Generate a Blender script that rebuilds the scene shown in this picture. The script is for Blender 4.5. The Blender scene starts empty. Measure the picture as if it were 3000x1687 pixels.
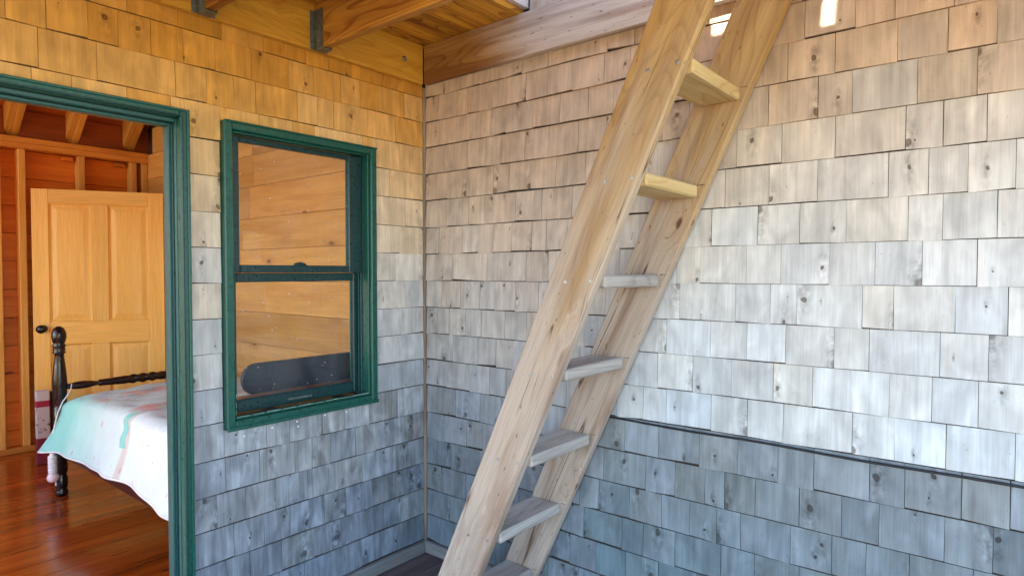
import bpy, bmesh, math, random
from mathutils import Vector, Matrix
import numpy as np
random.seed(7)
R = math.radians
scn = bpy.context.scene
C = scn.collection

# ------------------------------------------------------------------ camera
cam = bpy.data.objects.new('camera', bpy.data.cameras.new('camera'))
C.objects.link(cam)
yaw, pitch = R(50.8211), R(-1.4454)
fw = Vector((math.sin(yaw)*math.cos(pitch), math.cos(yaw)*math.cos(pitch), math.sin(pitch)))
rt = Vector((math.cos(yaw), -math.sin(yaw), 0)); up = rt.cross(fw)
roll = R(-0.0338)
rt2 = rt*math.cos(roll)+up*math.sin(roll); up2 = up*math.cos(roll)-rt*math.sin(roll)
m = Matrix.Identity(4)
for i in range(3):
    m[i][0] = rt2[i]; m[i][1] = up2[i]; m[i][2] = -fw[i]
m[0][3], m[1][3], m[2][3] = -2.08698, -2.24851, 1.36360
cam.matrix_world = m
cam.data.sensor_width = 36.0
cam.data.lens = 36*1824.4/3000
cam.data.clip_start = 0.05; cam.data.clip_end = 2000
scn.camera = cam

# ------------------------------------------------------------------ light
SUN = Vector((-1.0, 1.2, 1.09)).normalized()
world = bpy.data.worlds.new('World'); scn.world = world; world.use_nodes = True
wn = world.node_tree.nodes; wl = world.node_tree.links
sky = wn.new('ShaderNodeTexSky'); sky.sky_type = 'NISHITA'; sky.sun_disc = False
sky.sun_elevation = math.asin(SUN.z); sky.sun_rotation = math.atan2(SUN.x, SUN.y)
sky.air_density = 1.0; sky.dust_density = 0.8; sky.ozone_density = 1.6
bg = wn['Background']; bg.inputs[1].default_value = 0.15
wl.new(sky.outputs[0], bg.inputs[0])
sl = bpy.data.lights.new('sun', 'SUN'); sl.energy = 4.0; sl.angle = R(0.53); sl.color = (1, 0.95, 0.86)
sun = bpy.data.objects.new('sun', sl); C.objects.link(sun)
sun.rotation_euler = SUN.to_track_quat('Z', 'Y').to_euler(); sun.location = (-6, 7, 9)
scn.view_settings.view_transform = 'Standard'; scn.view_settings.look = 'None'
scn.view_settings.gamma = 1; scn.view_settings.use_curve_mapping = False
scn.view_settings.exposure = 3.0
scn.render.engine = 'CYCLES'
scn.cycles.use_denoising = True
scn.cycles.max_bounces = 12; scn.cycles.diffuse_bounces = 6; scn.cycles.glossy_bounces = 5
scn.cycles.transparent_max_bounces = 12
scn.cycles.sample_clamp_indirect = 10
scn.cycles.caustics_reflective = False; scn.cycles.caustics_refractive = False

# ------------------------------------------------------------------ node helpers
class NT:
    def __init__(s, name):
        s.m = bpy.data.materials.new(name); s.m.use_nodes = True
        s.t = s.m.node_tree; s.n = s.t.nodes; s.l = s.t.links
        s.b = s.n['Principled BSDF']; s.out = s.n['Material Output']
    def add(s, typ, **kw):
        nd = s.n.new(typ)
        for k, v in kw.items(): setattr(nd, k, v)
        return nd
    def put(s, sock, v):
        if isinstance(v, bpy.types.NodeSocket): s.l.new(v, sock)
        elif v is not None:
            if hasattr(sock.default_value, '__len__') and not hasattr(v, '__len__'): v = (v,)*len(sock.default_value)
            if hasattr(v, '__len__') and len(v) == 3 and len(sock.default_value) == 4: v = (*v, 1)
            sock.default_value = v
    def math(s, op, a, b=None, c=None, clamp=False):
        nd = s.add('ShaderNodeMath', operation=op); nd.use_clamp = clamp
        s.put(nd.inputs[0], a)
        if b is not None: s.put(nd.inputs[1], b)
        if c is not None: s.put(nd.inputs[2], c)
        return nd.outputs[0]
    def vmath(s, op, a, b=None, out=0):
        nd = s.add('ShaderNodeVectorMath', operation=op)
        s.put(nd.inputs[0], a)
        if b is not None: s.put(nd.inputs[1], b)
        return nd.outputs[out]
    def mapr(s, v, a, b, c, d, smooth=False):
        nd = s.add('ShaderNodeMapRange')
        if smooth: nd.interpolation_type = 'SMOOTHSTEP'
        s.put(nd.inputs[0], v)
        for i, q in enumerate((a, b, c, d)): s.put(nd.inputs[i+1], q)
        return nd.outputs[0]
    def mix(s, f, a, b, bt='MIX'):
        nd = s.add('ShaderNodeMix', data_type='RGBA', blend_type=bt)
        s.put(nd.inputs[0], f); s.put(nd.inputs[6], a); s.put(nd.inputs[7], b)
        return nd.outputs[2]
    def noise(s, vec, scale=1, detail=3, rough=0.5, dist=0, out=0):
        nd = s.add('ShaderNodeTexNoise')
        s.put(nd.inputs['Vector'], vec); nd.inputs['Scale'].default_value = scale
        nd.inputs['Detail'].default_value = detail; nd.inputs['Roughness'].default_value = rough
        nd.inputs['Distortion'].default_value = dist
        return nd.outputs[out]
    def ramp(s, v, stops, interp='LINEAR'):
        nd = s.add('ShaderNodeValToRGB'); cr = nd.color_ramp; cr.interpolation = interp
        while len(cr.elements) < len(stops): cr.elements.new(0.5)
        for e, (p, c) in zip(cr.elements, stops):
            e.position = p; e.color = (*c, 1)
        s.put(nd.inputs[0], v)
        return nd.outputs[0]
    def bump(s, h, strength=0.3, dist=0.002):
        nd = s.add('ShaderNodeBump'); nd.inputs['Strength'].default_value = strength
        nd.inputs['Distance'].default_value = dist
        s.put(nd.inputs['Height'], h); s.l.new(nd.outputs[0], s.b.inputs['Normal'])
    def fin(s, col=None, rough=None, metal=None, spec=None, coat=None):
        if col is not None: s.put(s.b.inputs['Base Color'], col)
        if rough is not None: s.put(s.b.inputs['Roughness'], rough)
        if metal is not None: s.put(s.b.inputs['Metallic'], metal)
        if spec is not None: s.put(s.b.inputs['Specular IOR Level'], spec)
        if coat is not None:
            s.put(s.b.inputs['Coat Weight'], coat); s.b.inputs['Coat Roughness'].default_value = 0.12
        return s.m

def shingle_material():
    t = NT('cedar_shingle')
    lc = t.add('ShaderNodeAttribute', attribute_name='lc').outputs['Vector']
    ta = t.add('ShaderNodeAttribute', attribute_name='tone'); tone = ta.outputs['Color']; con = ta.outputs['Alpha']
    warp = t.noise(t.vmath('MULTIPLY', lc, (28, 1, 14)), 1, 2, out=1)
    warp = t.vmath('SCALE', t.vmath('SUBTRACT', warp, (.5, .5, .5)), None)
    t.n[-1].inputs['Scale'].default_value = .022
    lw = t.vmath('ADD', lc, warp)
    ds = []
    for k in ('kna', 'knb'):
        kn = t.add('ShaderNodeAttribute', attribute_name=k)
        sep = t.add('ShaderNodeSeparateXYZ'); t.l.new(kn.outputs['Vector'], sep.inputs[0])
        sl_ = t.add('ShaderNodeSeparateXYZ'); t.l.new(lw, sl_.inputs[0])
        dx = t.math('SUBTRACT', sl_.outputs[0], sep.outputs[0]); dz = t.math('SUBTRACT', sl_.outputs[2], sep.outputs[2])
        rr = sep.outputs[1]
        qx = t.math('DIVIDE', dx, rr); qz = t.math('DIVIDE', dz, t.math('MULTIPLY', rr, 1.25))
        d = t.math('SQRT', t.math('ADD', t.math('MULTIPLY', qx, qx), t.math('MULTIPLY', qz, qz)))
        qzl = t.math('MULTIPLY', qz, .38)
        dl = t.math('SQRT', t.math('ADD', t.math('MULTIPLY', qx, qx), t.math('MULTIPLY', qzl, qzl)))
        ds.append((d, dl, t.mapr(rr, .004, .02, 1, .5)))
    d = t.math('MINIMUM', ds[0][0], ds[1][0]); dl = t.math('MINIMUM', ds[0][1], ds[1][1])
    stren = t.mix(t.math('LESS_THAN', ds[0][0], ds[1][0]), ds[1][2], ds[0][2])
    core = t.math('MULTIPLY', t.mapr(d, .55, 1.15, 1, 0, True), stren)
    inner = t.mapr(d, .1, .6, .6, 0, True)
    halo = t.mapr(dl, .7, 3.4, 1, 0, True)
    # grain bends round the knots
    sx = t.add('ShaderNodeSeparateXYZ'); t.l.new(lc, sx.inputs[0])
    bend = t.math('MULTIPLY', halo, .012)
    cmb = t.add('ShaderNodeCombineXYZ')
    t.l.new(t.math('ADD', sx.outputs[0], bend), cmb.inputs[0]); t.l.new(sx.outputs[1], cmb.inputs[1]); t.l.new(sx.outputs[2], cmb.inputs[2])
    g1 = t.noise(t.vmath('MULTIPLY', cmb.outputs[0], (230, 1, 6)), 1, 4, .6)
    g2 = t.noise(t.vmath('MULTIPLY', cmb.outputs[0], (42, 1, 3.2)), 1, 3, .55, .3)
    br = t.noise(t.vmath('MULTIPLY', cmb.outputs[0], (15, 1, 8)), 1, 2, .5, .6)
    f = t.math('MULTIPLY', t.mapr(g1, .3, .7, .93, 1.04), t.mapr(g2, .3, .72, .88, 1.06))
    f = t.math('MULTIPLY', f, t.mapr(br, .3, .7, .86, 1.09))
    f = t.math('POWER', f, con)
    hv = t.noise(t.vmath('MULTIPLY', lc, (60, 1, 40)), 1, 2, .5)
    f = t.math('MULTIPLY', f, t.math('ADD', 1, t.math('MULTIPLY', t.math('MULTIPLY', halo, t.math('SUBTRACT', hv, .46)), t.math('MULTIPLY', con, 1.1))))
    rings = t.math('SINE', t.math('MULTIPLY', d, 9.0))
    f = t.math('MULTIPLY', f, t.math('SUBTRACT', 1, t.math('MULTIPLY', t.math('MULTIPLY', rings, halo), .05)))
    f = t.math('MULTIPLY', f, t.math('SUBTRACT', 1, t.math('MULTIPLY', halo, .20)))
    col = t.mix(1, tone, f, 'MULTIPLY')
    # warmer, less weathered streaks
    warm = t.noise(t.vmath('MULTIPLY', lc, (22, 1, 4)), 1, 3, .6)
    col = t.mix(t.mapr(warm, .58, .78, 0, .35), col, t.mix(1, col, (1.12, .93, .80), 'MULTIPLY'))
    kc = t.mix(1, tone, (.15, .115, .10), 'MULTIPLY'); kc2 = t.mix(1, tone, (.44, .36, .31), 'MULTIPLY')
    col = t.mix(core, col, t.mix(inner, kc, kc2))
    # pin specks
    sp = t.noise(t.vmath('MULTIPLY', lc, (160, 1, 70)), 1, 2, .5)
    col = t.mix(t.mapr(sp, .70, .76, 0, .55), col, t.mix(1, col, (.5, .47, .45), 'MULTIPLY'))
    h = t.math('ADD', t.math('MULTIPLY', g1, .6), t.math('ADD', g2, t.math('MULTIPLY', core, -.6)))
    t.bump(h, .35, .0015)
    return t.fin(col, .82, spec=.25)

def wood(name, light, dark, axis='x', rough=.6, knots=.5, lines=1.0, jitter=.18, coat=None, bump=.25, grey=None, wide=1.0, wear_light_span=None, gouge=False, crack=0):
    t = NT(name)
    tc = t.add('ShaderNodeTexCoord').outputs['Object']
    sp = t.add('ShaderNodeSeparateXYZ'); t.l.new(tc, sp.inputs[0])
    cb = t.add('ShaderNodeCombineXYZ')
    order = {'x': (0, 1, 2), 'y': (1, 0, 2), 'z': (2, 0, 1)}[axis]
    for i, o in enumerate(order): t.l.new(sp.outputs[o], cb.inputs[i])
    rnd = t.add('ShaderNodeObjectInfo').outputs['Random']
    off = t.vmath('MULTIPLY', (1, 1, 1), None)
    ofs = t.add('ShaderNodeCombineXYZ')
    for i, q in enumerate((37.0, 11.3, 23.7)): t.l.new(t.math('MULTIPLY', rnd, q), ofs.inputs[i])
    v = t.vmath('ADD', cb.outputs[0], ofs.outputs[0])
    # knots
    vo = t.add('ShaderNodeTexVoronoi'); vo.inputs['Scale'].default_value = 1
    wv = t.vmath('ADD', v, t.vmath('MULTIPLY', t.noise(v, 14, 2, out=1), (.02, .02, .02)))
    t.l.new(t.vmath('MULTIPLY', wv, (2.6, 5.5, 5.5)), vo.inputs['Vector'])
    kd = vo.outputs['Distance']
    keep = t.math('GREATER_THAN', t.add('ShaderNodeSeparateColor').outputs[0], 1-knots)
    t.l.new(vo.outputs['Color'], t.n[-2].inputs[0]) if False else None
    sc = [n for n in t.n if n.bl_idname == 'ShaderNodeSeparateColor'][-1]
    t.l.new(vo.outputs['Color'], sc.inputs[0])
    core = t.math('MULTIPLY', t.mapr(kd, .055, .085, 1, 0, True), keep)
    halo = t.math('MULTIPLY', t.mapr(kd, .05, .32, 1, 0, True), keep)
    bend = t.add('ShaderNodeCombineXYZ')
    t.l.new(t.math('MULTIPLY', halo, .03), bend.inputs[1]); t.l.new(t.math('MULTIPLY', halo, .03), bend.inputs[2])
    vb = t.vmath('ADD', v, bend.outputs[0])
    g1 = t.noise(t.vmath('MULTIPLY', vb, (5, 190, 190)), 1, 4, .6)
    g2 = t.noise(t.vmath('MULTIPLY', vb, (1.6, 26*wide, 26*wide)), 1, 3, .55, .4)
    g3 = t.noise(t.vmath('MULTIPLY', vb, (1.1, 9*wide, 9*wide)), 1, 2, .5, .5)
    # growth-ring lines: contours of a stretched field
    field = t.noise(t.vmath('MULTIPLY', vb, (.9, 7*wide, 7*wide)), 1, 1.5, .4)
    ln = t.math('FRACT', t.math('MULTIPLY', field, 22))
    ln = t.mapr(ln, .55, 1.0, 0, 1, True)
    f = t.math('MULTIPLY_ADD', g3, .55, t.math('MULTIPLY', g2, .45))
    f = t.mapr(f, .34, .66, 0, 1)
    f = t.math('ADD', f, t.math('MULTIPLY', ln, .32*lines), clamp=True)
    col = t.mix(f, light, dark)
    col = t.mix(1, col, t.mapr(g1, .3, .7, .86, 1.1), 'MULTIPLY')
    if grey is not None:
        gw = t.noise(t.vmath('MULTIPLY', v, (1.2, 14, 14)), 1, 3, .6)
        gm = t.mapr(gw, .40, .60, 0, .9)
        if wear_light_span is not None:      # span where the stringer's weathering and the rim board's painted hatch light end
            sh = t.mapr(sp.outputs[order[0]], wear_light_span[0], wear_light_span[1], .95, .05)
            gm = t.math('MULTIPLY', t.mapr(t.math('ADD', t.math('MULTIPLY', gw, .55), t.math('MULTIPLY', sh, .55)), .36, .72, 0, 1, True), .93)
        col = t.mix(gm, col, t.mix(1, t.mix(t.mapr(g2, .46, .66, 0, .75), grey, (grey[0]*.52, grey[1]*.39, grey[2]*.31)), t.mapr(g1, .3, .7, .82, 1.1), 'MULTIPLY'))
    if crack:
        ck = t.noise(t.vmath('MULTIPLY', vb, (.8, 16, 16)), 1, 1, .5)
        gate = t.mapr(t.noise(t.vmath('MULTIPLY', v, (3.2, 6, 6)), 1, 2, .5), .48, .56, 0, crack)
        col = t.mix(t.math('MULTIPLY', t.mapr(t.math('ABSOLUTE', t.math('SUBTRACT', ck, .56)), .002, .011, 1, 0), gate), col, (dark[0]*.22, dark[1]*.2, dark[2]*.22))
        dots = t.noise(t.vmath('MULTIPLY', v, (30, 110, 110)), 1, 1, .5)
        col = t.mix(t.mapr(dots, .73, .76, 0, .7), col, (dark[0]*.3, dark[1]*.25, dark[2]*.25))
    if gouge:
        go = t.noise(t.vmath('MULTIPLY', v, (5, 34, 34)), 1, 2, .5)
        col = t.mix(t.mapr(go, .66, .71, 0, .8), col, (.03, .008, .003))
    col = t.mix(t.math('MULTIPLY', halo, .35), col, t.mix(1, col, (.72, .55, .42), 'MULTIPLY'))
    col = t.mix(t.math('MULTIPLY', core, .85), col, (dark[0]*.32, dark[1]*.26, dark[2]*.25))
    col = t.mix(1, col, t.mapr(rnd, 0, 1, 1-jitter, 1+jitter), 'MULTIPLY')
    t.bump(t.math('ADD', t.math('MULTIPLY', g1, .5), t.math('SUBTRACT', 1, ln)), bump, .0012)
    return t.fin(col, rough, spec=.35, coat=coat)

def simple(name, col, rough=.5, metal=0, nscale=40, namp=.15, bump=.1, spec=.5, streak=None):
    t = NT(name)
    tc = t.add('ShaderNodeTexCoord').outputs['Object']
    v = tc if streak is None else t.vmath('MULTIPLY', tc, streak)
    n = t.noise(v, nscale, 4, .6)
    c = t.mix(1, col, t.mapr(n, .3, .7, 1-namp, 1+namp), 'MULTIPLY')
    t.bump(n, bump, .001)
    return t.fin(c, t.mapr(n, .3, .7, max(rough-.08, .02), min(rough+.08, 1)), metal, spec)

M = {}
M['shingle'] = shingle_material()
M['sheath'] = wood('wall_sheathing', (.34, .17, .06), (.22, .10, .035), 'x')
M['trim'] = wood('weathered_trim', (.27, .28, .29), (.15, .15, .155), 'x', rough=.75, knots=.2, lines=.4)
M['trimz'] = wood('weathered_corner_trim', (.34, .27, .22), (.16, .12, .10), 'z', rough=.75, knots=.3, lines=.4)
M['stringer'] = wood('stringer_wood', (.56, .375, .15), (.26, .135, .042), 'x', rough=.8, knots=.9, lines=.8, grey=(.45, .39, .34), jitter=.05, wide=.6, wear_light_span=(1.0, 2.7), bump=.7, crack=.85)
M['tread'] = wood('tread_wood', (.70, .56, .30), (.46, .31, .12), 'x', rough=.8, knots=.1, lines=.9, jitter=.06, bump=.6)
M['treadg'] = wood('weathered_tread_wood', (.50, .49, .46), (.28, .25, .23), 'x', rough=.85, knots=.2, lines=1.0, jitter=.08, bump=.7)
M['ledgery'] = wood('ledger_wood', (.84, .50, .07), (.60, .29, .028), 'x', rough=.55, knots=.5, lines=1.0)
M['ledgerb'] = wood('rim_board_wood', (.54, .32, .10), (.24, .105, .03), 'y', rough=.6, knots=.5, lines=1.2, grey=(.60, .54, .50), wear_light_span=(.9, 1.35), wide=1.0, crack=.3)  # pale grey past the hatch edge paints the hatch light into the board
M['joist'] = wood('joist_wood', (.66, .35, .06), (.24, .085, .014), 'y', rough=.5, knots=.4, lines=1.3)
M['ceil'] = wood('ceiling_board_wood', (.84, .48, .06), (.30, .10, .010), 'x', rough=.5, knots=.3, lines=1.5)
M['pale'] = wood('hatch_trim_wood', (.80, .78, .76), (.70, .67, .63), 'x', rough=.6, knots=.1, lines=.3)
M['deck'] = wood('deck_board_wood', (.17, .135, .135), (.085, .065, .065), 'x', rough=.7, knots=.2, lines=.8, jitter=.2)
M['pinex'] = wood('pine_plank_x', (.76, .25, .028), (.54, .14, .012), 'x', rough=.5, knots=.5, lines=.3)
M['piney'] = wood('pine_plank_y', (.76, .41, .11), (.58, .26, .05), 'y', rough=.5, knots=.75, lines=.35)
M['stud'] = wood('stud_wood', (.80, .47, .12), (.60, .28, .05), 'z', rough=.6, knots=.45, lines=.4)
M['plate'] = wood('plate_wood', (.74, .34, .055), (.52, .19, .025), 'x', rough=.6, knots=.3, lines=.4)
M['rafter'] = wood('rafter_wood', (.80, .44, .09), (.56, .25, .035), 'y', rough=.6, knots=.3, lines=.4)
M['roofb'] = wood('roof_board_wood', (.40, .10, .018), (.24, .05, .008), 'x', rough=.6, knots=.5, lines=.4)
M['floor'] = wood('floorboard_wood', (.45, .095, .010), (.22, .033, .003), 'x', rough=.22, knots=.35, lines=.5, bump=.10, coat=.5, gouge=True)
M['doorx'] = wood('door_rail_wood', (.90, .57, .16), (.82, .47, .10), 'x', rough=.40, knots=.12, lines=.3, jitter=.07, bump=.08)
M['doorz'] = wood('door_stile_wood', (.90, .57, .16), (.82, .47, .10), 'z', rough=.40, knots=.12, lines=.3, jitter=.07, bump=.08)
M['stool'] = wood('window_stool_wood', (.40, .15, .06), (.28, .09, .03), 'x', rough=.4)
M['green'] = simple('green_painted_metal', (.004, .080, .060), .34, 0, 60, .3, .08)
M['darkgreen'] = simple('dark_green_sash', (.006, .040, .044), .33, 0, 90, .5, .05)
M['jamb'] = simple('jamb_green_paint', (.009, .080, .078), .4, 0, 40, .2, .05)
M['steel'] = simple('galvanized_steel', (.16, .19, .185), .5, .6, 60, .4, .1)
M['screw'] = simple('screw_steel', (.34, .36, .36), .4, .7, 200, .2, .05)
M['black'] = simple('black_lacquer', (.008, .007, .009), .22, 0, 30, .3, .03)
M['maroon'] = simple('dark_stained_wood', (.040, .008, .009), .35, 0, 20, .4, .05, streak=(1, 8, 8))
M['navy'] = simple('dark_headboard', (.010, .016, .036), .5, 0, 180, .6, .1)
M['cable'] = simple('black_cable_rubber', (.006, .006, .010), .5)
M['white'] = simple('white_plastic', (.78, .80, .82), .35, 0, 30, .05, .02)
M['bulb'] = simple('frosted_white_bulb', (.80, .70, .76), .25, 0, 30, .05, .02)
M['sand'] = simple('ground_sand_grass', (.34, .25, .14), .9, 0, 3, .4, .3)
M['dark'] = simple('dark_gap_backing', (.03, .02, .015), .9)

def glass():
    t = NT('window_glass')
    fr = t.add('ShaderNodeFresnel'); fr.inputs[0].default_value = 1.65
    gl = t.add('ShaderNodeBsdfGlossy'); gl.inputs['Roughness'].default_value = .012
    tr = t.add('ShaderNodeBsdfTransparent'); tr.inputs[0].default_value = (.90, .93, .92, 1)
    geo = t.add('ShaderNodeNewGeometry')
    front = t.math('SUBTRACT', 1, geo.outputs['Backfacing'])
    mx = t.add('ShaderNodeMixShader'); t.l.new(t.math('MULTIPLY', fr.outputs[0], front), mx.inputs[0])
    t.l.new(tr.outputs[0], mx.inputs[1]); t.l.new(gl.outputs[0], mx.inputs[2])
    df = t.add('ShaderNodeBsdfDiffuse'); df.inputs[0].default_value = (.50, .54, .58, 1)
    tc = t.add('ShaderNodeTexCoord').outputs['Object']
    vo = t.add('ShaderNodeTexVoronoi'); vo.inputs['Scale'].default_value = 42
    t.l.new(t.vmath('MULTIPLY', tc, (1, 0, .7)), vo.inputs['Vector'])
    spk = t.mapr(vo.outputs['Distance'], .05, .13, .55, 0, True)
    haze = t.mapr(t.noise(tc, 5, 4, .6), .4, .75, .01, .06)
    d = t.math('MAXIMUM', spk, haze)
    m2 = t.add('ShaderNodeMixShader'); t.l.new(d, m2.inputs[0])
    t.l.new(mx.outputs[0], m2.inputs[1]); t.l.new(df.outputs[0], m2.inputs[2])
    t.l.new(m2.outputs[0], t.out.inputs[0])
    return t.m
M['glass'] = glass()

def quilt_material():
    t = NT('patchwork_quilt_cloth')
    q = t.add('ShaderNodeAttribute', attribute_name='qc').outputs['Vector']   # u (m from hem), v (m from far end)
    s = t.add('ShaderNodeSeparateXYZ'); t.l.new(q, s.inputs[0])
    nz = t.noise(q, 9, 3, .6)
    v = t.math('ADD', s.outputs[1], t.math('MULTIPLY', t.math('SUBTRACT', nz, .5), .012))
    vv = t.math('DIVIDE', v, 2.0)
    base = t.ramp(vv, [(0, (.28, .67, .59)), (.11, (.28, .67, .59)), (.17, (.42, .70, .65)), (.26, (.47, .71, .68)), (.32, (.56, .72, .71)), (.474, (.62, .75, .76)), (.48, (.60, .56, .51)), (.496, (.60, .56, .51)), (.503, (.68, .78, .81)), (1, (.68, .78, .81))], 'LINEAR')
    # turquoise appliqué beside the tan strip, with a scalloped edge
    zig = t.math('MULTIPLY', t.math('ABSOLUTE', t.math('SUBTRACT', t.math('FRACT', t.math('MULTIPLY', s.outputs[0], 11)), .5)), .045)
    vz = t.math('ADD', v, zig)
    tq = t.math('MULTIPLY', t.math('MULTIPLY', t.math('GREATER_THAN', vz, .925), t.math('LESS_THAN', vz, .985)), t.math('MULTIPLY', t.math('GREATER_THAN', s.outputs[0], .14), t.math('LESS_THAN', s.outputs[0], .32)))
    base = t.mix(t.math('MULTIPLY', tq, .8), base, (.16, .56, .50))
    top = t.mapr(s.outputs[0], .30, .36, 0, 1)
    # pale lilac cast of the worn top
    topc = t.mix(t.noise(q, 5, 4, .6), (.38, .62, .61), (.56, .56, .58))
    base = t.mix(t.math('MULTIPLY', top, .85), base, topc)
    vo = t.add('ShaderNodeTexVoronoi'); vo.inputs['Scale'].default_value = 1
    t.l.new(t.vmath('MULTIPLY', q, (16, 30, 1)), vo.inputs['Vector'])
    scrap = t.ramp(t.math('FRACT', t.math('MULTIPLY', t.noise(vo.outputs['Position'], 3, 0), 7)), [(0, (.62, .25, .22)), (.25, (.62, .36, .22)), (.45, (.60, .32, .36)), (.65, (.20, .52, .48)), (.85, (.60, .45, .32))], 'CONSTANT')
    band = t.math('FRACT', t.math('ADD', t.math('MULTIPLY', v, 1.9), .62))
    bm_ = t.math('MULTIPLY', t.mapr(band, .25, .28, 0, 1), t.mapr(band, .52, .56, 1, 0))
    keep = t.math('GREATER_THAN', t.noise(t.vmath('MULTIPLY', q, (6, 9, 1)), 1, 2, .5), .40)
    msk = t.math('MULTIPLY', t.math('MULTIPLY', bm_, keep), top)
    base = t.mix(t.math('MULTIPLY', msk, .9), base, scrap)
    few = t.noise(t.vmath('MULTIPLY', q, (11, 22, 1)), 1, 1, .5)
    base = t.mix(t.math('MULTIPLY', t.mapr(few, .70, .72, 0, 1), .6), base, (.60, .20, .20))
    col = t.mix(1, base, t.mapr(nz, .3, .7, .95, 1.04), 'MULTIPLY')
    weave = t.noise(q, 320, 2, .5)
    wr = t.noise(t.vmath('MULTIPLY', q, (14, 30, 1)), 1, 3, .6)
    t.bump(t.math('ADD', t.math('MULTIPLY', weave, .12), wr), .8, .012)
    t.b.inputs['Sheen Weight'].default_value = .15
    return t.fin(col, .9, spec=.2)
M['quilt'] = quilt_material()

def buoy_material():
    t = NT('chipped_white_and_red_paint')
    tc = t.add('ShaderNodeTexCoord').outputs['Object']
    s = t.add('ShaderNodeSeparateXYZ'); t.l.new(tc, s.inputs[0])
    n = t.noise(tc, 22, 5, .65)
    z = t.math('ADD', s.outputs[2], t.math('MULTIPLY', n, .008))
    c = t.ramp(t.math('DIVIDE', z, .6), [(0, (.20, .012, .03)), (.29, (.20, .012, .03)), (.295, (.55, .50, .50)), (.63, (.55, .50, .50)), (.635, (.34, .012, .045)), (.70, (.34, .012, .045)), (.705, (.58, .54, .54))], 'CONSTANT')
    c = t.mix(t.mapr(n, .60, .64, 0, .85), c, (.08, .06, .05))
    t.bump(n, .3, .002)
    return t.fin(c, .7)
M['buoy'] = buoy_material()

# ------------------------------------------------------------------ object helpers
def link(o, parent=None, loc=None):
    C.objects.link(o)
    if parent is not None: o.parent = parent
    if loc is not None: o.location = loc
    return o

def wpos(o):
    v = Vector((0, 0, 0))
    while o is not None:
        v += o.location; o = o.parent
    return v

def thing(name, label, cat, loc=(0, 0, 0), rz=0, kind=None):
    o = bpy.data.objects.new(name, None); o.empty_display_size = .1
    link(o, None, loc); o.rotation_euler = (0, 0, rz)
    if kind: o['kind'] = kind
    elif label: o['kind'] = 'thing'
    if label: o['label'] = label
    if cat: o['category'] = cat
    return o

def mesh_from_bm(name, bm, mat, parent=None, loc=(0, 0, 0), smooth=False):
    me = bpy.data.meshes.new(name); bm.to_mesh(me); bm.free()
    me.materials.append(mat)
    if smooth:
        for p_ in me.polygons: p_.use_smooth = True
    o = bpy.data.objects.new(name, me)
    link(o, parent, Vector(loc))
    return o

def add_box(bm, x0, x1, y0, y1, z0, z1, bev=0):
    r = bmesh.ops.create_cube(bm, size=1, matrix=Matrix.Translation(((x0+x1)/2, (y0+y1)/2, (z0+z1)/2)) @ Matrix.Diagonal((x1-x0, y1-y0, z1-z0, 1)))
    if bev:
        es = list({e for v in r['verts'] for e in v.link_edges})
        bmesh.ops.bevel(bm, geom=es, offset=bev, segments=1, affect='EDGES', profile=.5)

def box(name, x0, x1, y0, y1, z0, z1, mat, parent=None, bev=.002, rel=True, rot=None):
    """a box given in world coordinates, its origin at its centre"""
    bm = bmesh.new(); c = Vector(((x0+x1)/2, (y0+y1)/2, (z0+z1)/2))
    add_box(bm, x0-c.x, x1-c.x, y0-c.y, y1-c.y, z0-c.z, z1-c.z, bev)
    if parent is not None and rel: c = c - wpos(parent)
    o = mesh_from_bm(name, bm, mat, parent, c)
    if rot: o.rotation_euler = rot
    return o

def lathe(bm, prof, seg=20, M4=Matrix.Identity(4)):
    rings = []
    for r, z in prof:
        rings.append([bm.verts.new(M4 @ Vector((r*math.cos(2*math.pi*i/seg), r*math.sin(2*math.pi*i/seg), z))) for i in range(seg)])
    for a, b in zip(rings, rings[1:]):
        for i in range(seg):
            bm.faces.new((a[i], a[(i+1) % seg], b[(i+1) % seg], b[i]))
    bm.faces.new(list(reversed(rings[0]))); bm.faces.new(rings[-1])

def tube(bm, pts, r, seg=8):
    rings = []
    pts = [Vector(p) for p in pts]
    for i, p in enumerate(pts):
        d = (pts[min(i+1, len(pts)-1)]-pts[max(i-1, 0)]).normalized()
        a = d.cross(Vector((0, 0, 1)));
        if a.length < .05: a = d.cross(Vector((0, 1, 0)))
        a.normalize(); b = d.cross(a)
        rr = r[i] if hasattr(r, '__len__') else r
        rings.append([bm.verts.new(p+(a*math.cos(2*math.pi*k/seg)+b*math.sin(2*math.pi*k/seg))*rr) for k in range(seg)])
    for A, B in zip(rings, rings[1:]):
        for k in range(seg): bm.faces.new((A[k], A[(k+1) % seg], B[(k+1) % seg], B[k]))
    bm.faces.new(list(reversed(rings[0]))); bm.faces.new(rings[-1])
    bmesh.ops.recalc_face_normals(bm, faces=bm.faces)

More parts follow.
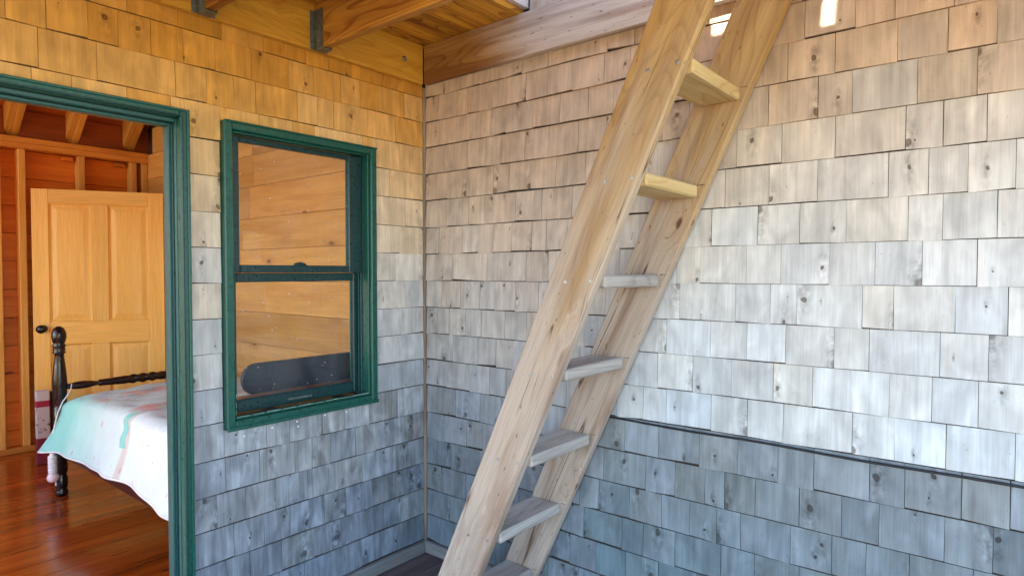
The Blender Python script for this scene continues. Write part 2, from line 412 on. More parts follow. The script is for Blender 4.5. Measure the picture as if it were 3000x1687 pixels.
# ------------------------------------------------------------------ shingles
JA = {0:[220,427,544,833,992,1142,1299],1:[136,282,383,483,615,727,879,1016,1126,1228,1325,1409,1515],2:[186,345,520,596,689,864,949,1049,1152,1386,1536],3:[161,371,610,712,851,962,1169,1302,1454,1553],4:[221],5:[130],6:[162],7:[190],8:[132],9:[154],12:[180,345,476,586,737,834,967],13:[139,310,420,547,635,714,863,996],14:[195,384,526,657,798,921,1028],15:[146,332,472,580,737,847,968],16:[184,352,496,629,775,906,998],17:[211,391,565,675]}
JB = {0:[269,365,509,608,747,895,1020,1137],1:[109,295,445,631,864,1008,1722,1861,1963,2101],2:[262,434,520,666,802,938,1673,1808,1969,2088,2193],3:[136,290,404,488,625,749,891,1018,1615,1762,1856,2019,2153],4:[164,448,539,655,783,925,1515,1657,1811,1992,2080,2176],5:[299,396,574,713,863,1477,1620,1763,1951,2048,2137,2237],6:[107,258,359,448,551,660,736,841,1431,1585,1713,1844,2001,2082,2201],7:[195,411,630,746,1392,1549,1658,1799,1921,2036,2160],8:[122,246,367,455,571,696,1318,1514,1626,1707,1889,1969,2114,2227],9:[92,170,277,374,512,632,1268,1430,1553,1675,1815,1908,2081,2188],10:[195,352,461,557,1234,1368,1503,1638,1756,1961,2064,2168],11:[156,301,423,1069,1177,1269,1434,1557,1671,1867,1976,2098,2247],12:[213,365,491,1101,1239,1393,1527,1655,1762,1915,2003,2135,2239],13:[138,282,380,1010,1189,1304,1414,1483,1585,1721,1841,1940,2098,2205],14:[180,349,989,1122,1252,1359,1457,1538,1696,1815,1908,2017,2165],15:[112,275,920,1091,1180,1305,1472],16:[172,854,975,1106,1241,1384],17:[106]}
ZR = [2.202, 2.084, 1.963, 1.835, 1.709, 1.580, 1.453, 1.326, 1.198, 1.073, .946, .820, .689, .562, .438, .313, .188, .062]

def fill(lst, u0, u1):
    """joints in metres from u0 to u1; stretches the photo does not show get joints of their own"""
    js = [u0] + [j/1000 for j in lst if u0+.02 < j/1000 < u1-.02] + [u1]
    out = [js[0]]
    for a, b in zip(js, js[1:]):
        if b-a > .245:
            n = max(2, round((b-a)/.115)); w = [random.uniform(.7, 1.4) for _ in range(n)]; s = sum(w); acc = a
            for q in w[:-1]:
                acc += (b-a)*q/s; out.append(acc)
        out.append(b)
    return out

def lerp3(a, b, t): return tuple(x+(y-x)*t for x, y in zip(a, b))
def ramp3(stops, t):
    if t <= stops[0][0]: return stops[0][1]
    for (a, ca), (b, cb_) in zip(stops, stops[1:]):
        if t <= b: return lerp3(ca, cb_, (t-a)/(b-a))
    return stops[-1][1]
# cedar weathering with height plus painted light: warm bounce above, blue shade below
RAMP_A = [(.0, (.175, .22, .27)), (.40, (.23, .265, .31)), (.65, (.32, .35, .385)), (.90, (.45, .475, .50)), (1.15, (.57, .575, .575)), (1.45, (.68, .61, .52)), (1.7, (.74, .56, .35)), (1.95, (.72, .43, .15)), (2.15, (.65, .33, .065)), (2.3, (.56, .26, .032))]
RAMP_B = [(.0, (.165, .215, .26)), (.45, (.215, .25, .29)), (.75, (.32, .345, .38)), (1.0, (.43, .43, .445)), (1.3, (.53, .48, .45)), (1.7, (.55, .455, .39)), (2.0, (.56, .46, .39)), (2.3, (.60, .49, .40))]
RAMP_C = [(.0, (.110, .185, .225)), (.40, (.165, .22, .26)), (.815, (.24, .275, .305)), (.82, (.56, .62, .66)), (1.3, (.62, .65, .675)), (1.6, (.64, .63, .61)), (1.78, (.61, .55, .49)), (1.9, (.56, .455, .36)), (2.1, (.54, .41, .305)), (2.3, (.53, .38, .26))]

def shingle_mesh(bm_data, ua, ub, zb, ztop, wall, k):
    """adds one tapered shingle; returns verts, faces and per-vertex data"""
    w = ub-ua
    gap = random.uniform(.0010, .0022)
    a, b = ua+gap/2, ub-gap/2
    wj = .0028 if wall == 'B' and ua < 1.3 else .0016
    zl, zr_ = zb+random.gauss(0, wj), zb+random.gauss(0, wj)
    ja, jb = random.gauss(0, .0004), random.gauss(0, .0004)
    th = random.uniform(.0058, .0085)+(.0035 if wall == 'B' and ua < 1.3 and zb > 1.15 else 0); tp = .0035
    H = ztop-zb
    cup = random.uniform(-.0012, .0022)
    lift = [0, 0, 0]
    if random.random() < .16: lift[random.choice((0, 2))] = random.uniform(.002, .0055)
    vs = []
    NU = 3
    for j, zf in enumerate((0, .5, 1)):
        for i in range(NU):
            s = i/(NU-1)
            u = (a+(b-a)*s) + (ja*(1-s)+jb*s)*zf
            z = (zl*(1-s)+zr_*s)*(1-zf)+ztop*zf
            d = th*(1-zf)+tp*zf + (cup*(1-(2*s-1)**2)+lift[i])*(1-zf)
            vs.append((u, -d, z))
    n = len(vs)
    for i in range(NU):      # back row bottom
        s = i/(NU-1); vs.append((a+(b-a)*s, -.0005, zl*(1-s)+zr_*s))
    for i in range(NU):
        s = i/(NU-1); vs.append((a+(b-a)*s, -.0005, ztop))
    fs = []
    for j in range(2):
        for i in range(NU-1):
            q = j*NU+i; fs.append((q, q+1, q+NU+1, q+NU))
    B0 = n; T0 = n+NU
    for i in range(NU-1):
        fs.append((B0+i, B0+i+1, i+1, i))
        fs.append((2*NU+i, 2*NU+i+1, T0+i+1, T0+i))
    fs.append((B0, 0, NU, 2*NU, T0)); fs.append((NU-1, B0+NU-1, T0+NU-1, 3*NU-1, 2*NU-1))
    # look
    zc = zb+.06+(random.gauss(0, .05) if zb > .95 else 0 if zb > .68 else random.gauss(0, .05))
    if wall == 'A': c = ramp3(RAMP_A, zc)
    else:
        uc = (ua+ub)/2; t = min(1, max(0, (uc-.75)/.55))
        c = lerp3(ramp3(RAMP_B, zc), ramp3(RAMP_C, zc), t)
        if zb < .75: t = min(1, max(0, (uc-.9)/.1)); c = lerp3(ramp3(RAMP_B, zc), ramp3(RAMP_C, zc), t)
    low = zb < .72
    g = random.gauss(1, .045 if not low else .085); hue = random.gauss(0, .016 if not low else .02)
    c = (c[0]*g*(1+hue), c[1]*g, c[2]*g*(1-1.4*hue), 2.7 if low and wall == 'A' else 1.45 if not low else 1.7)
    ro, ry = random.uniform(0, 40), random.uniform(0, 90)
    kn = []
    for _ in range(2):
        if random.random() < ((.40, .15)[_] if not low else (.58, .24)[_]):
            if random.random() < .25:     # a big burl cut by an edge of the shingle
                kn.append((ro+random.choice((ua, ub))+random.uniform(-.008, .008), random.uniform(.007, .016), ro+random.choice((zb+.012, zb+.12))+random.uniform(-.008, .008)))
            else:
                kn.append((ro+random.uniform(ua+.01, ub-.01), random.choice((.0022, .003, .0045, .006, .008) if not low else (.003, .0045, .006, .008, .011)), ro+random.uniform(zb+.008, zb+.118)))
        else: kn.append((ro-9, .004, ro-9))
    lcs = [(v[0]+ro, ry, v[2]+ro) for v in vs]
    return vs, fs, lcs, kn, c

def put_attrs(me, lcs, kas, kbs, tones):
    for nm, dat in (('lc', lcs), ('kna', kas), ('knb', kbs)):
        at = me.attributes.new(nm, 'FLOAT_VECTOR', 'POINT'); at.data.foreach_set('vector', np.array(dat, np.float32).ravel())
    at = me.attributes.new('tone', 'FLOAT_COLOR', 'POINT')
    at.data.foreach_set('color', np.array([(t[0], t[1], t[2], t[3] if len(t) > 3 else 1) for t in tones], np.float32).ravel())

def make_shingle(parent, wall, ua, ub, zb, ztop, k, acc=None):
    vs, fs, lcs, kn, c = shingle_mesh(None, ua, ub, zb, ztop, wall, k)
    if acc is not None:
        o = len(acc['v']); acc['v'] += vs; acc['f'] += [tuple(i+o for i in f) for f in fs]; acc['lc'] += lcs
        acc['ka'] += [kn[0]]*len(vs); acc['kb'] += [kn[1]]*len(vs); acc['t'] += [c]*len(vs)
        return None
    me = bpy.data.meshes.new('shingle')
    cu, cz = (ua+ub)/2, zb
    me.from_pydata([(v[0]-cu, v[1], v[2]-cz) for v in vs], [], fs)
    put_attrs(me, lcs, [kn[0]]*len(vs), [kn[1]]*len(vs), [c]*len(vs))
    me.materials.append(M['shingle'])
    o = bpy.data.objects.new('shingle', me)
    link(o, parent, (cu, 0, cz))
    return o

def flush_stuff(parent, acc):
    me = bpy.data.meshes.new('shingle'); me.from_pydata(acc['v'], [], acc['f'])
    put_attrs(me, acc['lc'], acc['ka'], acc['kb'], acc['t']); me.materials.append(M['shingle'])
    o = bpy.data.objects.new('shingle', me); link(o, parent); o['kind'] = 'stuff'

def new_acc(): return {'v': [], 'f': [], 'lc': [], 'ka': [], 'kb': [], 't': []}

# ================================================================== ground and deck
gb = bmesh.new(); add_box(gb, -400, 400, -400, 400, -.9, -.7)
g = mesh_from_bm('ground', gb, M['sand']); g['kind'] = 'structure'

deck = thing('porch_floor', None, None, (0, 0, 0), kind='structure')
y = -.008; i = 0
while y > -3.3:
    box('deck_board', -4.6, -.004, y-.138, y, -.036, random.uniform(-.0015, .0005), M['deck'], deck, .002)
    y -= .1435
box('deck_frame', -4.55, -.02, -3.28, -.02, -.22, -.04, M['dark'], deck, 0)

# ================================================================== left wall, with door frame and window
WA = thing('shingle_wall', 'weathered cedar shingle wall holding the green doorway and green window', 'wall', (0, 0, 0))
# the wall's own boards behind the shingles, with the two openings left free (wall runs along x, local u = -x)
DX0, DX1, DZ = -2.085, -1.133, 1.893       # door opening
WX0, WX1, WZ0, WZ1 = -.99, -.325, .80, 1.90
sb = bmesh.new()
for q in ((-4.6, DX0, 0, 2.7), (DX0, DX1, DZ, 2.7), (DX1, WX0, 0, 2.7), (WX0, WX1, 0, WZ0), (WX0, WX1, WZ1, 2.7), (WX1, 0, 0, 2.7)):
    add_box(sb, q[0], q[1], .001, .10, q[2], q[3])
mesh_from_bm('sheathing', sb, M['sheath'], WA)
sb = bmesh.new()
for q in ((-4.6, DX0, 0, 2.7), (DX0, DX1, DZ+.05, 2.7), (DX1, WX0, 0, 2.7), (WX0, WX1, 0, WZ0-.02), (WX0, WX1, WZ1, 2.7), (WX1, 0, 0, 2.7)):
    add_box(sb, q[0], q[1], -.0004, .0008, q[2], q[3])
mesh_from_bm('gap_shade_backing', sb, M['dark'], WA)  # dark sheet standing in for the shade in the shingle gaps
WAs = bpy.data.objects.new('tmp', None)
accA = new_acc()
def flip_A(o):
    # local shingle frame has u to the right of the corner; wall A counts u leftwards from the corner, so mirror u
    me = o.data
    for v in me.vertices: v.co.x = -v.co.x
    me.flip_normals()
    o.location.x = -o.location.x
CAS_R, CAS_L = 1.124, 2.093      # door casing edges, measured from the corner
WL_, WR_ = 1.0, .316
for k in range(18):
    zb = ZR[k]; zt = (ZR[k-1] if k else 2.33); zt -= .0021+.0075*max(0, (1.36-zt)/2.2)
    segs = []
    if zb > 1.93: segs = [(.017, 4.55)]
    elif k == 3: segs = [(.017, 4.55)]
    elif k >= 4:
        if zb > .70: segs = [(.017, WR_-.001), (WL_+.002, CAS_R-.002), (CAS_L, 4.55)]
        else: segs = [(.017, CAS_R-.002), (CAS_L, 4.55)]
    for (a, b) in segs:
        js = fill(JA.get(k, []), a, b) if not (a > .9 and b < 1.2) else [a, b]
        if k == 3 and a < .1: js = sorted([q for q in js if min(abs(q-WR_), abs(q-WL_), abs(q-CAS_R)) > .035] + [WR_, WL_, CAS_R])
        if k == 12 and a < .1: js = sorted([q for q in js if abs(q-WL_) > .035]+[WL_])
        if k in (10, 11) and b < .4: js = [a, b]
        for ua, ub in zip(js, js[1:]):
            if k == 3 and ub > CAS_R and ua < CAS_L:      # shortened over the door head
                if ub > CAS_R+.001 and ua < CAS_R: pass
                if ua >= CAS_R-.001:
                    zb2 = 1.9155; o = make_shingle(WA, 'A', ua, ub, zb2, zt, k); flip_A(o); continue
            if k == 3 and ua > WR_-.001 and ub < WL_+.001:
                o = make_shingle(WA, 'A', ua, ub, 1.9135, zt, k); flip_A(o); continue
            if k == 12 and ua > WR_-.05 and ub < WL_+.001: o = make_shingle(WA, 'A', ua, ub, zb, .7865, k); flip_A(o); continue
            if ua > 2.1:
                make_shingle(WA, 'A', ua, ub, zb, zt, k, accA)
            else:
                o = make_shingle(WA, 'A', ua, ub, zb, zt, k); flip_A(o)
accA['v'] = [(-a, b, c) for a, b, c in accA['v']]; accA['f'] = [tuple(reversed(f)) for f in accA['f']]
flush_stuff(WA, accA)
box('corner_trim', -.016, -.001, -.014, -.0005, .056, 2.25, M['trimz'], WA, .002)
# base trim in two lengths either side of the door
for a, b in ((-1.112, -.030), (-4.5, -2.11)):
    box('base_trim', a, b, -.030, -.0008, .001, .056, M['trim'], WA, .004)

# door frame
DF = box('door_frame', -1.150, -1.124, -.034, .0, .10, 1.914, M['green'], WA, .004)
DF.name = 'door_frame'
def sub(name, x0, x1, y0, y1, z0, z1, mat, bev=.002): return box(name, x0, x1, y0, y1, z0, z1, mat, DF, bev)
sub('casing', -2.092, -2.067, -.034, 0, .10, 1.914, M['green'], .004)
sub('head_casing', -2.066, -1.151, -.034, 0, 1.890, 1.9142, M['green'], .004)
sub('backband', -1.1300, -1.1205, -.040, -.0345, .10, 1.918, M['green'], .002)
sub('backband', -2.096, -1.1305, -.040, -.0345, 1.909, 1.918, M['green'], .002)
sub('casing_bead', -1.150, -1.143, -.040, -.0345, .10, 1.897, M['darkgreen'], .002)
sub('casing_bead', -2.066, -1.1505, -.040, -.0345, 1.891, 1.897, M['darkgreen'], .002)
sub('jamb', -1.151, -1.136, .0005, .106, .10, 1.8898, M['jamb'], .001)
sub('jamb', -2.081, -2.066, .0005, .106, .10, 1.8898, M['jamb'], .001)
sub('head_jamb', -2.0655, -1.1515, .0005, .106, 1.877, 1.8897, M['jamb'], .001)
sub('door_stop', -1.164, -1.1512, .030, .066, .10, 1.8765, M['jamb'], .002)
sub('door_stop', -2.0655, -2.053, .030, .066, .10, 1.8765, M['jamb'], .002)
sub('head_stop', -2.0525, -1.1645, .030, .066, 1.866, 1.8765, M['jamb'], .002)
sub('weather_strip', -1.156, -1.1513, .020, .0295, .10, 1.8760, M['darkgreen'], .001)
sub('sill', -2.10, -1.117, -.05, .11, .03, .0995, M['jamb'], .003)

# window: outer frame, then the sashes
WN = box('window', -1.000, -.968, -.034, .02, .787, 1.912, M['green'], WA, .004)
def wsub(name, x0, x1, y0, y1, z0, z1, mat, bev=.002): return box(name, x0, x1, y0, y1, z0, z1, mat, WN, bev)
wsub('frame_side', -.347, -.316, -.034, .02, .787, 1.912, M['green'], .004)
wsub('frame_head', -.9675, -.3475, -.034, .02, 1.881, 1.9118, M['green'], .004)
wsub('frame_sill', -.9675, -.3475, -.034, .02, .7872, .820, M['green'], .004)
wsub('drip_cap', -1.000, -.3155, -.038, -.0345, 1.9045, 1.9125, M['green'], .003)
wsub('sill_nose', -1.002, -.3145, -.041, -.0345, .785, .800, M['green'], .003)
# stepped inner lip
for x0, x1, z0, z1 in ((-.9678, -.960, .8205, 1.8805), (-.355, -.3472, .8205, 1.8805), (-.9595, -.3555, 1.873, 1.8805), (-.9595, -.3555, .8205, .828)):
    wsub('frame_lip', x0, x1, -.018, .0195, z0, z1, M['green'], .002)
wsub('jamb_liner', -.998, -.961, .0205, .10, .79, 1.905, M['darkgreen'], .001)
wsub('jamb_liner', -.354, -.318, .0205, .10, .79, 1.905, M['darkgreen'], .001)
wsub('jamb_liner', -.9605, -.3545, .0205, .10, 1.881, 1.905, M['darkgreen'], .001)
wsub('jamb_liner', -.9605, -.3545, .0205, .10, .79, .8195, M['darkgreen'], .001)
# parting lines on the right jamb
for yy in (.028, .048, .082):
    wsub('jamb_track', -.360, -.3545, yy, yy+.005, .8205, 1.8805, M['jamb'], .001)
def sash(zb_, zt_, y0, y1, gl, gr, gb_, gt):
    s = wsub('sash', -.9600, gl, y0, y1, zb_, zt_, M['darkgreen'], .003)
    WN_ = WN
    wsub('sash', gr, -.3605, y0, y1, zb_, zt_, M['darkgreen'], .003)
    wsub('sash', gl+.0002, gr-.0002, y0+.0004, y1-.0004, zb_, gb_, M['darkgreen'], .003)
    wsub('sash', gl+.0002, gr-.0002, y0+.0004, y1-.0004, gt, zt_, M['darkgreen'], .003)
    p = wsub('pane', gl-.004, gr+.004, (y0+y1)/2-.002, (y0+y1)/2+.002, gb_-.004, gt+.004, M['glass'], 0)
    # pale spacer bar round the glass
    for q in ((gl, gl+.004, gb_, gt), (gr-.004, gr, gb_, gt)):
        wsub('glazing_bead', q[0], q[1], (y0+y1)/2+.003, (y0+y1)/2+.010, q[2], q[3], M['jamb'], 0)
    return p
sash(1.362, 1.873, .0215, .0475, -.918, -.425, 1.392, 1.852)
sash(.828, 1.361, .0535, .0800, -.918, -.382, .876, 1.326)
M['lip_hl'] = simple('pale_lip_highlight', (.30, .42, .40), .9, 0, 90, .6, .3)  # pale slivers painting the bright highlight along the window lip
x = -.958
while x < -.37:
    w = random.uniform(.02, .07); wsub('lip_highlight', x, min(x+w, -.357), -.0195, -.0182, .8283, .8283+random.uniform(.0012, .0030), M['lip_hl'], 0); x += w+random.uniform(.0, .012)
for z in (.84, .865, .9): wsub('lip_highlight', -.9598, -.9585, -.0195, -.0182, z, z+.018, M['lip_hl'], 0)
nb = bmesh.new(); lathe(nb, [(.0042, 0), (.0040, .0008), (.002, .0012)], 9, Matrix.Rotation(R(90), 4, 'X'))
nm_ = bpy.data.meshes.new('nail_head'); nb.to_mesh(nm_); nb.free(); nm_.materials.append(M['white'])
for x, z in ((-.925, .752), (-.812, .762), (-.705, .766), (-.700, .745), (-.575, .768), (-.468, .764)):
    o = bpy.data.objects.new('nail_head', nm_); link(o, WA, (x, -.0078, z))
lb = bmesh.new(); lathe(lb, [(.020, 0), (.020, .006), (.014, .012), (.004, .016)], 14, Matrix.Diagonal((1.5, .6, 1, 1)))
mesh_from_bm('sash_lock', lb, M['darkgreen'], WN, Vector((-.655, .040, 1.390))-wpos(WN), True)
box('lift_handle', -.71, -.60, .046, .0532, .845, .852, M['steel'], WN, .001)
box('stool', -.999, -.316, .1005, .17, .842, .868, M['stool'], WN, .003)

# ================================================================== right wall
WB = thing('shingle_wall', 'long shingle wall behind the ladder, pale above and dark below a black cable', 'wall', (0, 0, 0), R(-90))
bb = bmesh.new(); add_box(bb, -.12, 3.3, .001, .10, -.2, 2.95)
mesh_from_bm('sheathing', bb, M['dark'], WB)  # dark backing gives the shingle gaps their shade
cand = []
for k in range(18):
    zb = ZR[k]; zt = (ZR[k-1] if k else 2.33); zt -= .0018+.0075*max(0, (1.36-zt)/2.2)
    js = fill(JB.get(k, []), .017, 3.25)
    for ua, ub in zip(js, js[1:]): cand.append((k, ua, ub, zb, zt-.0016*(ub < 1.3)))  # wider dark slits near the corner stand in for stronger course shadows
# more rows above, out of sight through the hatch
for n, z in enumerate((2.445, 2.572, 2.699)):
    js = fill([], .65, 3.25)
    for ua, ub in zip(js, js[1:]): cand.append((-1-n, ua, ub, z, z+.124))
vis = lambda c: c[1] < 2.30 and c[0] >= 0 and not (c[2] > 1.72 and c[3] < .30-.25*(2.3-c[2])) and not (c[0] >= 15 and c[1] > 1.75)
keep = sorted([c for c in cand if vis(c)], key=lambda c: 0)
# nothing but the 300 largest in view stay single
dist = lambda c: math.hypot(2.087, c[1]-2.2485)
keep = sorted(keep, key=lambda c: dist(c)/max(.05, (c[2]-c[1])))[:296]
ks = set(id(c) for c in keep)
accB = new_acc()
for c in cand:
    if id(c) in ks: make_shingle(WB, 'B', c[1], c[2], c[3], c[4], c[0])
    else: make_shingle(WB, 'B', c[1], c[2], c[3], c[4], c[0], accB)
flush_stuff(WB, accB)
def boxB(name, u0, u1, d0, d1, z0, z1, mat, bev=.002):
    bm = bmesh.new(); c = Vector(((u0+u1)/2, -(d0+d1)/2, (z0+z1)/2))
    add_box(bm, -(u1-u0)/2, (u1-u0)/2, -(d1-d0)/2, (d1-d0)/2, -(z1-z0)/2, (z1-z0)/2, bev)
    return mesh_from_bm(name, bm, mat, WB, c)
boxB('base_trim', .002, 3.2, .0008, .030, .001, .056, M['trim'], .004)

# ================================================================== porch ceiling
PC = thing('porch_ceiling', 'stained timber ceiling of joists and boards with an open hatch over the ladder', 'ceiling', (0, 0, 2.255))
def pc(name, x0, x1, y0, y1, z0, z1, mat, bev=.003, parent=None): return box(name, x0, x1, y0, y1, z0, z1, mat, parent or PC, bev)
pc('ledger', -4.6, -.0425, -.040, -.013, 2.255, 2.435, M['ledgery'])
pc('ledger', -.042, -.013, -3.2, -.0405, 2.255, 2.435, M['ledgerb'])
lbm = bmesh.new(); lathe(lbm, [(.012, 0), (.012, .003), (.006, .006)], 12, Matrix.Rotation(R(90), 4, 'X'))
mesh_from_bm('bolt_head', lbm, M['steel'], PC, Vector((-.160, -.0405, 2.344))-wpos(PC))
HX0, HY0, HY1 = -.60, -.640, -1.98      # hatch edges
for xj in (-.612, -1.072, -1.532, -1.992, -2.452, -2.912, -3.372, -3.832):
    j = pc('joist', xj-.019, xj+.019, -3.2, -.0405, 2.257, 2.4355, M['joist'])
    hb = bmesh.new()
    add_box(hb, -.022, -.0195, -.060, 0, -.004, .150); add_box(hb, .0195, .022, -.060, 0, -.004, .150)
    add_box(hb, -.022, .022, -.060, 0, -.0065, -.0045)
    add_box(hb, -.040, -.0225, -.0025, 0, -.004, .150); add_box(hb, .0225, .040, -.0025, 0, -.004, .150)
    for zz in (.03, .07, .11):
        lathe(hb, [(.005, 0), (.004, .003)], 8, Matrix.Translation((-.031, -.0026, zz)) @ Matrix.Rotation(R(90), 4, 'X'))
        lathe(hb, [(.005, 0), (.004, .003)], 8, Matrix.Translation((-.0221, -.03, zz)) @ Matrix.Rotation(R(-90), 4, 'Y'))
    mesh_from_bm('joist_hanger', hb, M['steel'], j, Vector((xj, -.0410, 2.257))-wpos(j))
y = -.0625
pc('ceiling_board', -4.6, -.003, -.0605, -.013, 2.436, 2.462, M['ceil'], .002)
while y > -3.2:
    y2 = y-.1355
    if y2 < HY0-.01 and y > HY1: pc('ceiling_board', -4.6, -.612, y2, y, 2.436, 2.462, M['ceil'], .002)
    else: pc('ceiling_board', -4.6, -.003, y2, y, 2.436, 2.462, M['ceil'], .002)
    y -= .140
# kerb and slotted guard added above the hatch to shape the sun patches
pc('sun_block_kerb', -.636, -.624, HY1-.02, -.642, 2.463, 2.782, M['pale'], .001)
pc('sun_block_kerb', -.636, -.004, -.641, -.59, 2.4635, 2.97, M['pale'], .001)
pc('sun_block_kerb', -.6235, -.004, HY1-.02, HY1, 2.463, 2.75, M['pale'], .001)
for ya, yb, za in ((-.67, -.642, 2.7825), (-.79, -.6705, 2.7825), (-.81, -.79, 2.7825), (-.8815, -.8105, 2.7825), (-.90, -.882, 2.7825), (-.9795, -.9005, 2.7825), (-1.016, -.98, 2.7825), (HY1-.02, -1.064, 2.7825)):
    pc('sun_block_board', -.636, -.624, ya, yb, za, 2.84 if ya == -.79 and yb == -.6705 else 2.86 if ya in (-.9795, -.8815) else 3.40, M['pale'], .001)
pc('sun_block_rail', -.65, -.61, HY1-.02, -.607, 3.401, 3.44, M['pale'])

# ================================================================== ladder
LD = thing('ladder', 'steep wooden ship ladder leaning up through the ceiling hatch', 'ladder', (-.245, -.573, 0))
ang = math.atan2(.908, .42)
sl_dir = Vector((0, -.42, .908)).normalized()
def stringer(x0, x1, foot):
    L0, L1 = -.09, 3.15
    bm = bmesh.new(); w = .080
    # local: x along the slope, y across thickness, z across width
    nx = 14
    add_box(bm, L0, L1, -(x1-x0)/2, (x1-x0)/2, -w, w, .004)
    # level cut at the foot
    o = mesh_from_bm('stringer', bm, M['stringer'], LD)
    fx = sl_dir; fy = Vector((1, 0, 0)); fz = fx.cross(fy)
    mt = Matrix.Identity(4)
    for i in range(3): mt[i][0], mt[i][1], mt[i][2] = fx[i], fy[i], fz[i]
    bmx = bmesh.new(); bmx.from_mesh(o.data)
    bmesh.ops.bisect_plane(bmx, geom=bmx.verts[:]+bmx.edges[:]+bmx.faces[:], plane_co=(0, 0, 0), plane_no=mt.to_3x3().inverted() @ Vector((0, 0, 1)), clear_inner=True)
    es = [e for e in bmx.edges if e.is_boundary]
    if es: bmesh.ops.holes_fill(bmx, edges=es)
    bmx.to_mesh(o.data); bmx.free()
    mt.translation = Vector(((x0+x1)/2, foot, .001))-LD.location
    o.matrix_local = mt
    return o, mt
s_near, mtn = stringer(-.470, -.432, -.552)
s_far, mtf = stringer(-.060, -.022, -.582)
scb = bmesh.new(); lathe(scb, [(.0065, 0), (.0065, .0012), (.003, .0016), (.003, .0006)], 10, Matrix.Rotation(R(90), 4, 'X'))
scm = bpy.data.meshes.new('screw'); scb.to_mesh(scm); scb.free(); scm.materials.append(M['screw'])
for n in range(-1, 8):
    zt = .141+.3045*n + .002*math.sin(n*2.1)
    zt = [ -.9, .139, .445, .744, 1.050, 1.354, 1.655, 1.955, 2.26][n] if 0 < n < 9 else 2.565
    if n == 0: continue
    yf = -1.265-(zt-1.352)*.4623
    box('tread', -.4300, -.0618, yf, yf+.140, zt-.040, zt, M['tread' if zt > 1.4 else 'treadg'], LD, .006)
    # the housing runs on to the edge of the far stringer: two open joints beside the tread's end
    ye = -.582-.4623*zt-.086
    for zz in (zt+.0005, zt-.0415):
        box('housing_joint', -.0603, -.0592, ye+.004-.4623*(zz-zt), yf-.0005, zz-.0008, zz+.0010, M['dark'], LD, 0)
    for dy in (.028, .118):
        wp = Vector((-.4703, yf+dy, zt-.018-.004*(dy > .1)))
        o = bpy.data.objects.new('screw', scm); link(o, s_near)
        # place in stringer's own frame
        inv = (Matrix.Translation(LD.location) @ mtn).inverted()
        o.location = inv @ wp

# ================================================================== cable on the right wall
cb_ = bmesh.new(); pts = []
for q in range(29):
    u = .86+q*.085
    pts.append((-.0155-.001*math.sin(q*1.3), -u, .8105+.0018*math.sin(q*.9)-.0008*q*.3))
tube(cb_, pts, .0040, 8)
co = mesh_from_bm('cable', cb_, M['cable'], None, (0, 0, 0), True)
co['label'] = 'thin black cable strung level along the right shingle wall'; co['category'] = 'cable'

# ================================================================== bedroom shell
FZ = .10
RF = thing('room_floor', None, None, (0, 0, FZ), kind='structure')
y = .105
while y < 3.3:
    w = random.choice((.135, .16, .185))
    box('floorboard', -3.8, -.05, y+.0012, y+w-.0012, FZ-.03, FZ+random.uniform(-.001, .0003), M['floor'], RF, .0015)
    y += w
BW = thing('stud_wall', 'bare stud wall of orange pine planks at the back of the bedroom', 'wall', (-1.8, 3.25, FZ))
zz = [.101, .25, .451, .652, .850, 1.047, 1.244, 1.447, 1.640, 1.839, 2.031, 2.226]
for a, b in zip(zz, zz[1:]):
    xa = -3.8
    for xb in ((-2.1, -.05) if random.random() < .5 else (-1.5, -.05)):
        box('plank', xa+.001, xb-.001, 3.25, 3.272, a+.0015, b-.0015, M['pinex'], BW, .002); xa = xb
box('outer_boarding', -3.8, -.03, 3.2725, 3.30, 0, 2.33, M['dark'], BW, 0)
for xs in (-3.6, -3.1, -2.6, -2.1, -1.65, -1.255, -1.002, -.864, -.504, -.153, -.074):
    box('stud', xs-.021, xs+.021, 3.162, 3.2495, .142, 2.2265, M['stud'], BW, .003)
box('top_plate', -3.8, -.051, 3.150, 3.2495, 2.2275, 2.266, M['plate'], BW, .003)
box('top_plate', -3.8, -.051, 3.150, 3.2495, 2.2670, 2.306, M['plate'], BW, .003)
box('bottom_plate', -3.8, -.051, 3.158, 3.2495, FZ+.001, .1415, M['plate'], BW, .003)
for xs in (-.575, -.23):
    box('cleat', xs-.04, xs+.03, 3.20, 3.2495, 2.185, 2.215, M['pinex'], BW, .002)

PW = thing('plank_wall', 'bedroom side wall of wide knotty pine planks seen through the window', 'wall', (-.05, 1.7, FZ))
zz = [.101, .31, .51, .71, .91, 1.112, 1.31, 1.508, 1.706, 1.907, 2.105, 2.30, 2.50, 2.70, 2.90, 3.10, 3.3]
ridge_y, slope = 1.55, .80
for a, b in zip(zz, zz[1:]):
    y1_ = 3.248 if a < 2.29 else 3.25-(b-2.36)/slope
    y0_ = .102 if a < 2.6 else 1.55-(y1_-1.55)
    if y1_-y0_ < .2: continue
    cut = random.uniform(1.0, 1.9) if a < 2.3 else None
    for q0, q1 in (((y0_, cut), (cut, y1_)) if cut else ((y0_, y1_),)):
        box('plank', -.0495, -.027, q0+.0008, q1-.0008, a+.001, b-.001, M['piney'], PW, .002)
box('outer_boarding', -.0265, -.0005, .102, 3.3, 0, 3.3, M['dark'], PW, 0)

SW = thing('unseen_side_wall', None, None, (-3.055, 1.7, FZ), kind='structure')  # unseen wall, its wide openings added to bring daylight into the bedroom
for q in ((.10, .35, .1, 2.4), (1.60, 1.72, .1, 2.4), (2.97, 3.27, .1, 2.4), (.35, 1.60, .1, .55), (1.72, 2.97, .1, .55), (.35, 1.60, 2.15, 2.4), (1.72, 2.97, 2.15, 2.4)):
    box('plank_panel', -3.11, -3.055, q[0], q[1], q[2], q[3], M['piney'], SW, 0)

